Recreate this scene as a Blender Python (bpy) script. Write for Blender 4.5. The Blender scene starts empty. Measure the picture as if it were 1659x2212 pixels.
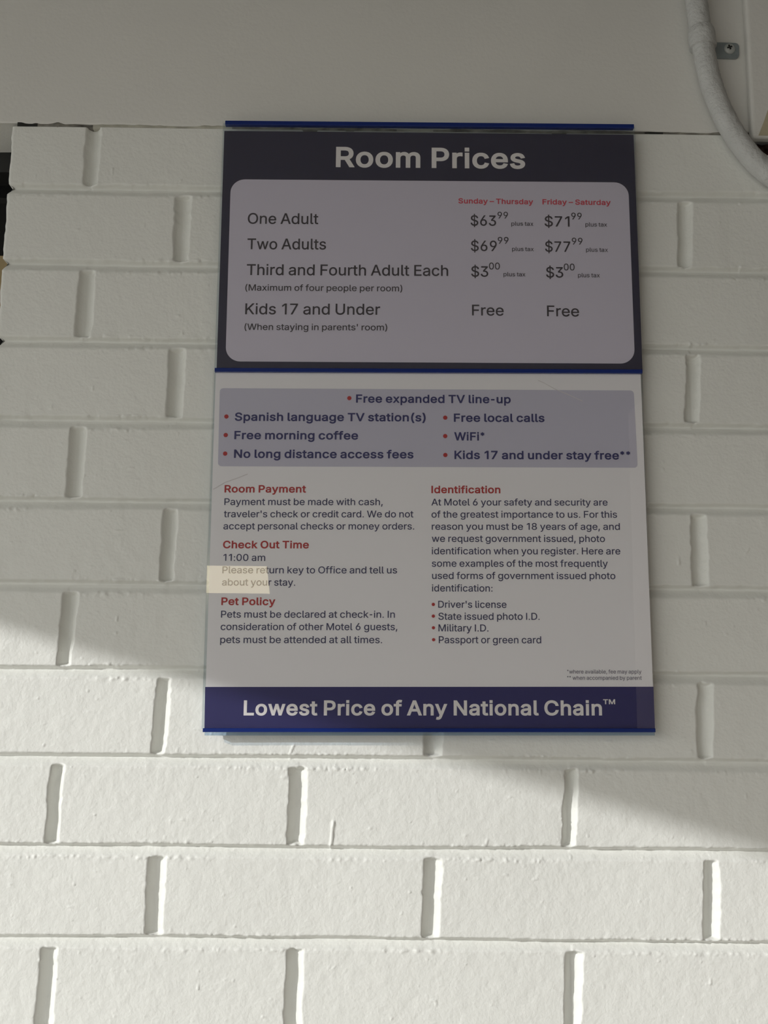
import bpy, bmesh, math, random
import numpy as np
from mathutils import Vector, Matrix
from mathutils.geometry import delaunay_2d_cdt

random.seed(7)
rng = np.random.default_rng(11)
S = bpy.context.scene
COL = S.collection
DZ = 1.70                      # height of the wall's measuring line above the ground

# ---------------------------------------------------------------- camera
cam = bpy.data.cameras.new('camera')
camo = bpy.data.objects.new('camera', cam)
COL.objects.link(camo)
cam.sensor_fit = 'VERTICAL'
cam.sensor_height = 24.0
cam.lens = 2400.0 / 2212.0 * 24.0
cam.clip_start = 0.01
fw = Vector((0.0069, 0.9856, 0.1689)).normalized()
rt = Vector((0.99990, -0.0086, 0.0090))
rt = (rt - fw * rt.dot(fw)).normalized()
up = rt.cross(fw)
camo.matrix_world = Matrix(((rt.x, up.x, -fw.x, -0.04425), (rt.y, up.y, -fw.y, -0.8448),
                            (rt.z, up.z, -fw.z, -0.1452 + DZ), (0, 0, 0, 1)))
S.camera = camo

# ---------------------------------------------------------------- light
SUN_DIR = Vector((1.5, 1.0, -0.6)).normalized()       # the way the sunlight travels
sun = bpy.data.lights.new('sun', 'SUN')
sun.energy = 2.5
sun.color = (1.0, 0.995, 0.98)
sun.angle = math.radians(0.53)
suno = bpy.data.objects.new('sun', sun)
COL.objects.link(suno)
suno.location = -SUN_DIR * 6
suno.rotation_euler = SUN_DIR.to_track_quat('-Z', 'Y').to_euler()

world = bpy.data.worlds.new('sky')
S.world = world
world.use_nodes = True
wt = world.node_tree
wt.nodes.clear()
wo = wt.nodes.new('ShaderNodeOutputWorld')
bg = wt.nodes.new('ShaderNodeBackground')
tc = wt.nodes.new('ShaderNodeTexCoord')
dot = wt.nodes.new('ShaderNodeVectorMath'); dot.operation = 'DOT_PRODUCT'
dot.inputs[1].default_value = tuple(-SUN_DIR)
mx = wt.nodes.new('ShaderNodeMath'); mx.operation = 'MAXIMUM'; mx.inputs[1].default_value = 0.0
pw = wt.nodes.new('ShaderNodeMath'); pw.operation = 'POWER'; pw.inputs[1].default_value = 12.0
ma = wt.nodes.new('ShaderNodeMath'); ma.operation = 'MULTIPLY_ADD'
ma.inputs[1].default_value = 2.2
ma.inputs[2].default_value = 1.12
bg.inputs['Color'].default_value = (1.0, 1.0, 0.96, 1)
wt.links.new(tc.outputs['Generated'], dot.inputs[0])
wt.links.new(dot.outputs['Value'], mx.inputs[0])
wt.links.new(mx.outputs[0], pw.inputs[0])
wt.links.new(pw.outputs[0], ma.inputs[0])
wt.links.new(ma.outputs[0], bg.inputs['Strength'])
wt.links.new(bg.outputs[0], wo.inputs[0])

S.view_settings.view_transform = 'Standard'
S.view_settings.look = 'None'
S.view_settings.gamma = 1.0
S.view_settings.use_curve_mapping = False
S.view_settings.exposure = 0.0

# ---------------------------------------------------------------- helpers
def srgb(r, g, b):
    f = lambda c: c / 12.92 if c <= 0.04045 else ((c + 0.055) / 1.055) ** 2.4
    return (f(r / 255), f(g / 255), f(b / 255), 1)

def material(name, color, rough=0.5, spec=0.5, metal=0.0, bump=None, vary=0.0, vary_scale=12.0, coat=0.0):
    m = bpy.data.materials.new(name)
    m.use_nodes = True
    nt = m.node_tree
    p = nt.nodes['Principled BSDF']
    p.inputs['Base Color'].default_value = color
    p.inputs['Roughness'].default_value = rough
    p.inputs['Specular IOR Level'].default_value = spec
    p.inputs['Metallic'].default_value = metal
    p.inputs['Coat Weight'].default_value = coat
    co = nt.nodes.new('ShaderNodeTexCoord')
    if vary:
        n = nt.nodes.new('ShaderNodeTexNoise')
        n.inputs['Scale'].default_value = vary_scale
        n.inputs['Detail'].default_value = 4
        nt.links.new(co.outputs['Object'], n.inputs['Vector'])
        r = nt.nodes.new('ShaderNodeValToRGB')
        r.color_ramp.elements[0].position = 0.3
        r.color_ramp.elements[1].position = 0.7
        r.color_ramp.elements[0].color = tuple(c * (1 - vary) for c in color[:3]) + (1,)
        r.color_ramp.elements[1].color = tuple(min(1, c * (1 + vary)) for c in color[:3]) + (1,)
        nt.links.new(n.outputs['Fac'], r.inputs['Fac'])
        nt.links.new(r.outputs['Color'], p.inputs['Base Color'])
    if bump:
        prev = None
        for scale, dist in bump:
            n = nt.nodes.new('ShaderNodeTexNoise')
            n.inputs['Scale'].default_value = scale
            n.inputs['Detail'].default_value = 3
            nt.links.new(co.outputs['Object'], n.inputs['Vector'])
            b = nt.nodes.new('ShaderNodeBump')
            b.inputs['Strength'].default_value = 1.0
            b.inputs['Distance'].default_value = dist
            nt.links.new(n.outputs['Fac'], b.inputs['Height'])
            if prev:
                nt.links.new(prev.outputs['Normal'], b.inputs['Normal'])
            prev = b
        nt.links.new(prev.outputs['Normal'], p.inputs['Normal'])
    return m

def clear_material(name, tint, gloss_rough=0.0):
    """A thin clear acrylic sheet: light passes straight through, the surface reflects by Fresnel."""
    m = bpy.data.materials.new(name)
    m.use_nodes = True
    nt = m.node_tree
    nt.nodes.clear()
    out = nt.nodes.new('ShaderNodeOutputMaterial')
    tr = nt.nodes.new('ShaderNodeBsdfTransparent'); tr.inputs['Color'].default_value = tint
    gl = nt.nodes.new('ShaderNodeBsdfGlossy'); gl.inputs['Roughness'].default_value = gloss_rough
    fr = nt.nodes.new('ShaderNodeFresnel')
    ge = nt.nodes.new('ShaderNodeNewGeometry')
    io = nt.nodes.new('ShaderNodeMapRange')          # the same reflectance from either side of the sheet
    io.inputs['To Min'].default_value = 1.49
    io.inputs['To Max'].default_value = 1.0 / 1.49
    nt.links.new(ge.outputs['Backfacing'], io.inputs['Value'])
    nt.links.new(io.outputs[0], fr.inputs['IOR'])
    mix = nt.nodes.new('ShaderNodeMixShader')
    nt.links.new(fr.outputs[0], mix.inputs[0])
    nt.links.new(tr.outputs[0], mix.inputs[1])
    nt.links.new(gl.outputs[0], mix.inputs[2])
    nt.links.new(mix.outputs[0], out.inputs[0])
    return m

def link_mesh(name, verts, faces, mat, parent=None, smooth=False, bevel=0.0, segs=2):
    me = bpy.data.meshes.new(name)
    me.from_pydata([tuple(v) for v in verts], [], faces)
    me.validate()
    bm = bmesh.new(); bm.from_mesh(me)
    bmesh.ops.recalc_face_normals(bm, faces=bm.faces)
    if bevel:
        bmesh.ops.bevel(bm, geom=bm.edges[:], offset=bevel, segments=segs, profile=0.5, affect='EDGES')
    bm.to_mesh(me); bm.free()
    if smooth:
        me.shade_smooth()
    me.materials.append(mat)
    o = bpy.data.objects.new(name, me)
    COL.objects.link(o)
    if parent:
        o.parent = parent
    return o

def prism_data(poly, y0, y1):
    """Solid from an outline in the x-z plane, between depths y0 and y1."""
    n = len(poly)
    v = [(x, y0, z) for x, z in poly] + [(x, y1, z) for x, z in poly]
    f = [tuple(range(n)), tuple(range(2 * n - 1, n - 1, -1))]
    f += [(i, (i + 1) % n, n + (i + 1) % n, n + i) for i in range(n)]
    return v, f

def prism(name, poly, y0, y1, mat, parent=None, bevel=0.0, segs=2):
    v, f = prism_data(poly, y0, y1)
    return link_mesh(name, v, f, mat, parent, bevel=bevel, segs=segs)

def box(name, x0, x1, y0, y1, z0, z1, mat, parent=None, bevel=0.0, segs=2):
    return prism(name, [(x0, z0), (x1, z0), (x1, z1), (x0, z1)], y0, y1, mat, parent, bevel, segs)

def rounded_quad(c, r, n=10):
    """Corner points tl, tr, br, bl of a near-rectangle -> outline with rounded corners."""
    c = [Vector(p) for p in c]
    out = []
    for i in range(4):
        p, a, b = c[i], c[i - 1], c[(i + 1) % 4]
        u, w = (a - p).normalized() * r, (b - p).normalized() * r
        o = p + u + w
        for k in range(n + 1):
            t = k / n * math.pi / 2
            q = o - w * math.cos(t) - u * math.sin(t)
            out.append((q.x, q.y))
    return out

def empty(name, loc, label, cat, group=None):
    o = bpy.data.objects.new(name, None)
    COL.objects.link(o)
    o.location = loc
    o.empty_display_size = 0.05
    o['label'] = label
    o['category'] = cat
    if group:
        o['group'] = group
    return o

def structure(o, label=None):
    o['kind'] = 'structure'
    if label:
        o['label'] = label
    return o

def noise2(x, z, cell, seed):
    """Smooth value noise in [-1, 1] on a plane."""
    g = np.random.default_rng(seed).uniform(-1, 1, (257, 257))
    u, w = np.asarray(x) / cell + 1000.37, np.asarray(z) / cell + 1000.71
    iu, iw = np.floor(u).astype(int), np.floor(w).astype(int)
    fu, fw_ = u - iu, w - iw
    fu = fu * fu * (3 - 2 * fu); fw_ = fw_ * fw_ * (3 - 2 * fw_)
    a, b = iu % 256, iw % 256
    return ((g[a, b] * (1 - fu) + g[a + 1, b] * fu) * (1 - fw_)
            + (g[a, b + 1] * (1 - fu) + g[a + 1, b + 1] * fu) * fw_)

# ---------------------------------------------------------------- materials
WALL_PAINT = (0.792, 0.80, 0.762, 1)
M_brick = material('painted_brick', WALL_PAINT, rough=0.55, spec=0.35, bump=[(420, 0.00025), (110, 0.0006)], vary=0.02, vary_scale=5)
nt = M_brick.node_tree                      # bare red clay inside the broken hole, colour darkened to stand in for its shade
_p = nt.nodes['Principled BSDF']
_g = nt.nodes.new('ShaderNodeNewGeometry')
_s = nt.nodes.new('ShaderNodeSeparateXYZ')
_c = nt.nodes.new('ShaderNodeMath'); _c.operation = 'GREATER_THAN'; _c.inputs[1].default_value = 0.0095
_x = nt.nodes.new('ShaderNodeMath'); _x.operation = 'GREATER_THAN'; _x.inputs[1].default_value = 0.2
_a = nt.nodes.new('ShaderNodeMath'); _a.operation = 'MULTIPLY'
_m = nt.nodes.new('ShaderNodeMix'); _m.data_type = 'RGBA'
_m.inputs[7].default_value = srgb(58, 36, 32)
nt.links.new(_g.outputs['Position'], _s.inputs[0])
nt.links.new(_s.outputs['Y'], _c.inputs[0])
nt.links.new(_s.outputs['X'], _x.inputs[0])
nt.links.new(_c.outputs[0], _a.inputs[0]); nt.links.new(_x.outputs[0], _a.inputs[1])
nt.links.new(_a.outputs[0], _m.inputs[0])
nt.links.new(_p.inputs['Base Color'].links[0].from_socket, _m.inputs[6])
nt.links.new(_m.outputs[2], _p.inputs['Base Color'])

M_panel = material('painted_panel', (0.74, 0.735, 0.70, 1), rough=0.6, spec=0.3, bump=[(300, 0.0002), (60, 0.0005)], vary=0.02, vary_scale=8)
M_caulkshade = material('caulk_shade', (0.22, 0.21, 0.18, 1), rough=0.8, bump=[(300, 0.0006)], vary=0.75, vary_scale=70)  # dark blotches stand in for shade in the sunken joint
M_caulkpale = material('painted_caulk', (0.46, 0.45, 0.38, 1), rough=0.7, bump=[(300, 0.0006)], vary=0.25, vary_scale=50)
M_gapshade = material('painted_gap_shade', (0.02, 0.02, 0.018, 1), rough=0.9)  # near-black colour on the caulk stands in for shade in open gaps
M_soffit = material('soffit_paint', (0.32, 0.31, 0.29, 1), rough=0.7, vary=0.04, vary_scale=2)
M_concrete = material('concrete', (0.32, 0.31, 0.29, 1), rough=0.85, bump=[(30, 0.003)], vary=0.1, vary_scale=3)
M_frame = material('dark_frame', srgb(28, 28, 28), rough=0.4)
M_glass = material('dark_glass', srgb(12, 13, 14), rough=0.05, spec=0.5)
M_tan = material('tan_frame', srgb(150, 132, 96), rough=0.6, vary=0.08)
M_conduit = material('painted_conduit', (0.55, 0.556, 0.545, 1), rough=0.5, spec=0.4, bump=[(260, 0.0012), (700, 0.0005)], vary=0.05, vary_scale=60)
M_zinc = material('galvanised_steel', srgb(140, 149, 152), rough=0.42, metal=0.1, bump=[(500, 0.0002)], vary=0.12, vary_scale=120)
M_screw = material('zinc_screw', srgb(186, 190, 188), rough=0.38, metal=0.15)
M_slot = material('screw_recess', srgb(30, 30, 28), rough=0.8)
M_board = material('painted_board', (0.76, 0.755, 0.72, 1), rough=0.55, bump=[(200, 0.0004)], vary=0.03)
M_bare = material('bare_wood', srgb(186, 178, 152), rough=0.7, bump=[(180, 0.0006)], vary=0.1, vary_scale=50)
M_brown = material('blocker_brown', srgb(92, 80, 70), rough=0.7, vary=0.08, vary_scale=4)
M_far = material('far_building', srgb(74, 68, 62), rough=0.8, vary=0.15, vary_scale=0.8)
M_navy = material('navy_print', srgb(44, 42, 66), rough=0.5)
M_slogan = material('blue_print', srgb(42, 40, 98), rough=0.5)
M_cardwhite = material('card_white', srgb(207, 202, 217), rough=0.55)
M_paper = material('poster_white', srgb(238, 236, 239), rough=0.55)
M_lavender = material('lavender_print', srgb(196, 194, 210), rough=0.55)
M_inkdark = material('dark_ink', srgb(58, 52, 60), rough=0.5)
M_inknavy = material('navy_ink', srgb(62, 62, 96), rough=0.5)
M_inkblue = material('feature_ink', srgb(54, 54, 104), rough=0.5)
M_inkred = material('red_ink', srgb(176, 52, 54), rough=0.5)
M_inkrose = material('rose_ink', srgb(206, 70, 88), rough=0.5)
M_inkgrey = material('footnote_ink', srgb(112, 108, 124), rough=0.5)
M_inkwhite = material('white_print', srgb(236, 232, 232), rough=0.5)
M_rail = material('blue_plastic', srgb(8, 38, 112), rough=0.25, spec=0.5)
M_tape = material('foam_tape', srgb(190, 188, 180), rough=0.8)
M_cover = clear_material('clear_acrylic', (0.992, 0.994, 0.994, 1))
M_back = clear_material('clear_acrylic_back', (0.90, 0.93, 0.95, 1), 0.1)
M_lip = clear_material('blue_tinted_acrylic', (0.74, 0.83, 0.92, 1), 0.1)

# ---------------------------------------------------------------- the brick wall
H = 0.06439                                  # course height
X_CORNER, Z_TOP = -0.3452, 0.3163            # left corner; top of the brickwork (relative to DZ)
ODD = [-0.2785, -0.1003, 0.1010, 0.3040, 0.5070, 0.7100, 0.9130, 1.1160, 1.3190, 1.5220]
EVEN = [-0.2035, -0.0003, 0.2033, 0.4065, 0.6097, 0.8129, 1.0161, 1.2193, 1.4225]

def bed_profile(x, z):
    """Depth of the horizontal mortar joints (z relative to DZ)."""
    J = np.round((z - 0.0045) / H)
    zc = J * H + 0.0040 + 0.0007 * noise2(x, J * 3.1, 0.16, 5)
    hw = 0.0048 + 0.0005 * noise2(x, J * 3.1 + 50, 0.05, 6) + 0.0003 * noise2(x, J * 7.7, 0.006, 7)
    s = (zc + hw - z) / (2 * hw)             # 0 at the upper brick's edge, 1 at the lower brick
    s = np.where(J > 4.4, -1, s)
    up_ = np.clip(s / 0.26, 0, 1) ** 0.6
    dn = np.clip((1 - s) / 0.74, 0, 1) ** 1.25
    return np.where((s > 0) & (s < 1), 0.0056 * np.minimum(up_, 1) * np.minimum(dn, 1), 0.0), s

def wall_depth(x, z):
    bed, s = bed_profile(x, z)
    row = np.floor((z - 0.0045) / H)         # 4 = top course, falling downwards
    odd = (row.astype(int) % 2) == 0         # the top course belongs to the odd set
    vert = np.zeros_like(x)
    zrow = (row + 0.5) * H + 0.0045
    for joints, sel in ((ODD, odd), (EVEN, ~odd)):
        for k, jx in enumerate(joints):
            sd = int(jx * 1000) + 4000
            lean = 0.055 * noise2(row * 1.7, row * 0 + k, 1.0, sd % 97) - 0.03
            wid = 0.0061 + 0.0012 * noise2(row * 1.3 + 9, row * 0 + k, 1.0, sd % 89)
            off = 0.0016 * noise2(row * 2.3 + 4, row * 0 + k, 1.0, sd % 83)
            c = jx + off + lean * (z - zrow) * -1 + 0.0006 * noise2(z, x * 0 + k, 0.012, 31)
            w = wid * (1 + 0.10 * noise2(z, x * 0 + k, 0.004, 37) + 0.12 * noise2(z, x * 0 + k + 9, 0.03, 38))
            endfade = np.clip((0.0285 + 0.0008 * noise2(x, x * 0 + row, 0.004, 33) - np.abs(z - zrow)) / 0.0022, 0, 1)
            u = (x - c) / w
            d = 0.0064 * np.clip(1 - u * u, 0, 1) ** 1.0 * endfade
            vert = np.where(sel & (np.abs(u) < 1), np.maximum(vert, d), vert)
    depth = np.maximum(bed, vert)
    # each brick sits a little proud or shy and is faintly warped; thick paint
    brick_id = np.where(odd, np.searchsorted(np.array(ODD), x), np.searchsorted(np.array(EVEN), x))
    face = 0.0006 * noise2(brick_id * 3.3, row * 2.9, 1.0, 3) + 0.0004 * noise2(x, z, 0.07, 4)
    paint = 0.00010 * noise2(x, z, 0.011, 8) + 0.00006 * noise2(x, z, 0.0042, 9)
    near = np.exp(-(np.minimum(np.abs(s), np.abs(s - 1)) * 0.0096 / 0.0016) ** 2)
    crust = near * 0.0011 * np.clip(0.6 * noise2(x, z, 0.0032, 10) + 0.6 * noise2(x, z, 0.0015, 17), -0.4, 1) * np.clip(0.45 + 0.9 * noise2(x, z, 0.045, 18), 0.1, 1)
    crumbs = -0.0008 * np.clip(noise2(x, z, 0.0031, 12) - 0.90, 0, 1) / 0.10
    d = depth + face + paint - crust + crumbs
    # paint runs and scars seen on the wall
    for dx, dz0, dz1, wd, hh, sl in ((-0.0734, -0.231, -0.250, 0.0007, 0.0012, -0.10), (-0.1036, -0.176, -0.184, 0.0006, 0.0008, -0.45),
                                     (0.2434, -0.025, -0.031, 0.0005, 0.0006, -0.8), (-0.0455, -0.235, -0.238, 0.0008, 0.0006, -0.6),
                                     (0.040, -0.243, -0.248, 0.0007, 0.0006, -0.3), (-0.0700, -0.3325, -0.336, 0.0006, 0.0005, -1.0)):
        cx = dx + (z - dz0) * -sl * 0.9
        run = np.exp(-((x - cx) / wd) ** 2) * np.clip((dz0 - z) / 0.001, 0, 1) * np.clip((z - dz1) / 0.001, 0, 1)
        d = d - hh * run
    d = d - 0.0016 * np.exp(-((x + 0.0752) ** 2 + (z + 0.2505) ** 2) / 0.0012 ** 2)
    # broken corner at the top right, under the trim board
    hole = (x > 0.2618 + 0.0012 * noise2(x, z, 0.003, 14)) & (x < 0.345) & (z > 0.3005 + 0.0015 * noise2(x, z, 0.004, 15))
    return np.where(hole, 0.014 + 0.003 * noise2(x, z, 0.004, 16), d)

def build_wall():
    xs = np.concatenate([np.arange(X_CORNER, 0.31, 0.0009), np.arange(0.31, 0.53, 0.003)])
    zs = np.concatenate([np.arange(-DZ, -1.0, 0.02), np.arange(-1.0, -0.395, 0.004), np.arange(-0.395, Z_TOP, 0.0008), [Z_TOP]])
    X, Z = np.meshgrid(xs, zs)
    D = wall_depth(X, Z)
    bed, s = bed_profile(np.full(len(zs), X_CORNER), zs)
    notch = bed * 0.62 + 0.0005 * noise2(zs, zs * 0, 0.012, 21) + 0.0004 * noise2(zs, zs * 0, 0.004, 22)
    fade = np.clip(1 - (X - X_CORNER) / 0.012, 0, 1)
    X = X + notch[:, None] * fade
    edge = np.clip(1 - (X - X_CORNER - notch[:, None]) / 0.0016, 0, 1)
    D = D + 0.0012 * edge ** 2
    ys = np.array([0.048, 0.040, 0.030, 0.020, 0.012, 0.007, 0.0035])
    XR = np.repeat((X_CORNER + notch)[:, None], len(ys), 1)
    YR = np.repeat(ys[None, :], len(zs), 0)
    X = np.concatenate([XR, X], 1)
    Y = np.concatenate([YR, D], 1)
    Z = np.repeat(zs[:, None], X.shape[1], 1)
    X = np.concatenate([X, X[-1:]], 0)            # top of the brickwork runs back under the panel
    Y = np.concatenate([Y, Y[-1:] * 0 + 0.048], 0)
    Z = np.concatenate([Z, Z[-1:]], 0)
    nr, nc = X.shape
    co = np.stack([X, Y, Z + DZ], -1).reshape(-1, 3).astype(np.float32)
    i = np.arange(nr * nc).reshape(nr, nc)
    q = np.stack([i[:-1, :-1], i[:-1, 1:], i[1:, 1:], i[1:, :-1]], -1).reshape(-1, 4).astype(np.int32)
    me = bpy.data.meshes.new('wall_back')
    me.vertices.add(len(co)); me.vertices.foreach_set('co', co.ravel())
    me.loops.add(q.size); me.loops.foreach_set('vertex_index', q.ravel())
    me.polygons.add(len(q))
    me.polygons.foreach_set('loop_start', np.arange(0, q.size, 4, dtype=np.int32))
    me.polygons.foreach_set('use_smooth', np.ones(len(q), dtype=bool))
    me.update(calc_edges=True)
    me.materials.append(M_brick)
    o = bpy.data.objects.new('wall_back', me)
    COL.objects.link(o)
    return structure(o, 'white painted brick wall carrying the price sign')
build_wall()

# smooth painted panel above the brickwork, with its uneven lower edge
def build_panel():
    xs = np.concatenate([np.arange(-2.6, -0.36, 0.05), np.arange(-0.36, 0.32, 0.002), np.arange(0.32, 0.525, 0.02)])
    low = DZ + 0.3192 + 0.0006 * noise2(xs, xs * 0, 0.05, 41) + 0.0004 * noise2(xs, xs * 0, 0.012, 42)
    v, f = [], []
    for x, z in zip(xs, low):
        v += [(x, 0.06, z), (x, 0.0008, z), (x, 0.0, z + 0.0010), (x, 0.0, 2.201), (x, 0.06, 2.201)]
    for k in range(len(xs) - 1):
        for j in range(5):
            a, b = k * 5 + j, k * 5 + (j + 1) % 5
            f.append((a, b, b + 5, a + 5))
    f += [(0, 1, 2, 3, 4), tuple(len(v) - 5 + j for j in (4, 3, 2, 1, 0))]
    return structure(link_mesh('wall_top', v, f, M_panel), 'smooth painted panel above the brickwork')
build_panel()

# caulk in the joint between panel and bricks: nearly full in places, shade of the open parts painted dark
def build_caulk():
    xs = np.arange(X_CORNER + 0.004, 0.262, 0.0015)
    dep = 0.0012 + 0.0010 * noise2(xs, xs * 0, 0.02, 51) + 0.0008 * noise2(xs, xs * 0, 0.006, 52)
    v, f = [], []
    for x, d in zip(xs, dep):
        v += [(x, d, DZ + 0.3158), (x, d - 0.0004, DZ + 0.3180), (x, d, DZ + 0.3204), (x, 0.03, DZ + 0.3204), (x, 0.03, DZ + 0.3158)]
    for k in range(len(xs) - 1):
        for j in range(5):
            a, b = k * 5 + j, k * 5 + (j + 1) % 5
            f.append((a, b, b + 5, a + 5))
    f += [(0, 1, 2, 3, 4), tuple(len(v) - 5 + j for j in (4, 3, 2, 1, 0))]
    o = link_mesh('trim_1', v, f, M_caulkshade, smooth=True)
    o.data.materials.append(M_caulkpale); o.data.materials.append(M_gapshade)
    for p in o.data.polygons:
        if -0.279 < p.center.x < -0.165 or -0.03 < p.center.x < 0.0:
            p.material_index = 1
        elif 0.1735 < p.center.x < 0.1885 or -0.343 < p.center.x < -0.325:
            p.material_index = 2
    return structure(o, 'caulk line between panel and bricks, crack shade painted dark')
build_caulk()

# dark window left of the corner
wfr = structure(box('window_1', -1.30, -0.300, 0.050, 0.085, DZ + 0.3010, DZ + 0.3600, M_frame), 'dark window beside the left corner of the bricks')
pane = box('pane', -1.30, -0.300, 0.075, 0.080, 0.90, DZ + 0.3010, M_glass, wfr)
box('transom', -1.30, -0.300, 0.052, 0.074, DZ + 0.170, DZ + 0.226, M_tan, wfr)
box('frame_side', -1.30, -1.25, 0.050, 0.074, 0.90, DZ + 0.3010, M_frame, wfr)
box('sill', -1.30, -0.300, 0.050, 0.085, 0.85, 0.90, M_frame, wfr)
structure(box('wall_left', -2.6, -1.25, 0.0, 0.05, 0.0, DZ + 0.3185, M_panel))
structure(box('wall_low', -1.25, X_CORNER, 0.02, 0.06, 0.0, 0.86, M_panel))

# covered walkway roof, the ground, the building across the lot
roof = [(-2.5046, 0.10), (-1.6062, -1.30), (3.0, -1.30), (3.0, 0.10)]
v = [(x, y, z) for z in (2.20, 2.34) for x, y in roof]
structure(link_mesh('ceiling', v, [(0, 1, 2, 3), (7, 6, 5, 4)] + [(i, (i + 1) % 4, 4 + (i + 1) % 4, 4 + i) for i in range(4)], M_soffit), 'walkway roof over the wall')
structure(box('floor', -14, 14, -14, 1.0, -0.10, 0.0, M_concrete), 'sunlit concrete ground')
structure(box('light_blocker_right', 0.52, 0.66, -1.60, 0.004, 0.0, 2.20, M_brown), 'added dark brown wall out of view, dims the right side')  # unseen wall added only to darken the right of the brickwork
structure(box('wall_front', -2.8, 3.2, -10.4, -10.0, 0.0, 6.5, M_far), 'low building across the lot')
M_lit = bpy.data.materials.new('lit_window')
M_lit.use_nodes = True
_p = M_lit.node_tree.nodes['Principled BSDF']
_p.inputs['Base Color'].default_value = (0.8, 0.75, 0.6, 1)
_p.inputs['Emission Color'].default_value = (1.0, 0.84, 0.52, 1)
_p.inputs['Emission Strength'].default_value = 4.0
structure(prism('window_2', [(-2.3, 2.59), (-1.075, 2.59), (-1.11, 2.855), (-2.3, 2.855)], -10.0, -9.97, M_lit), 'lit window of the building across the lot')

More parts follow.
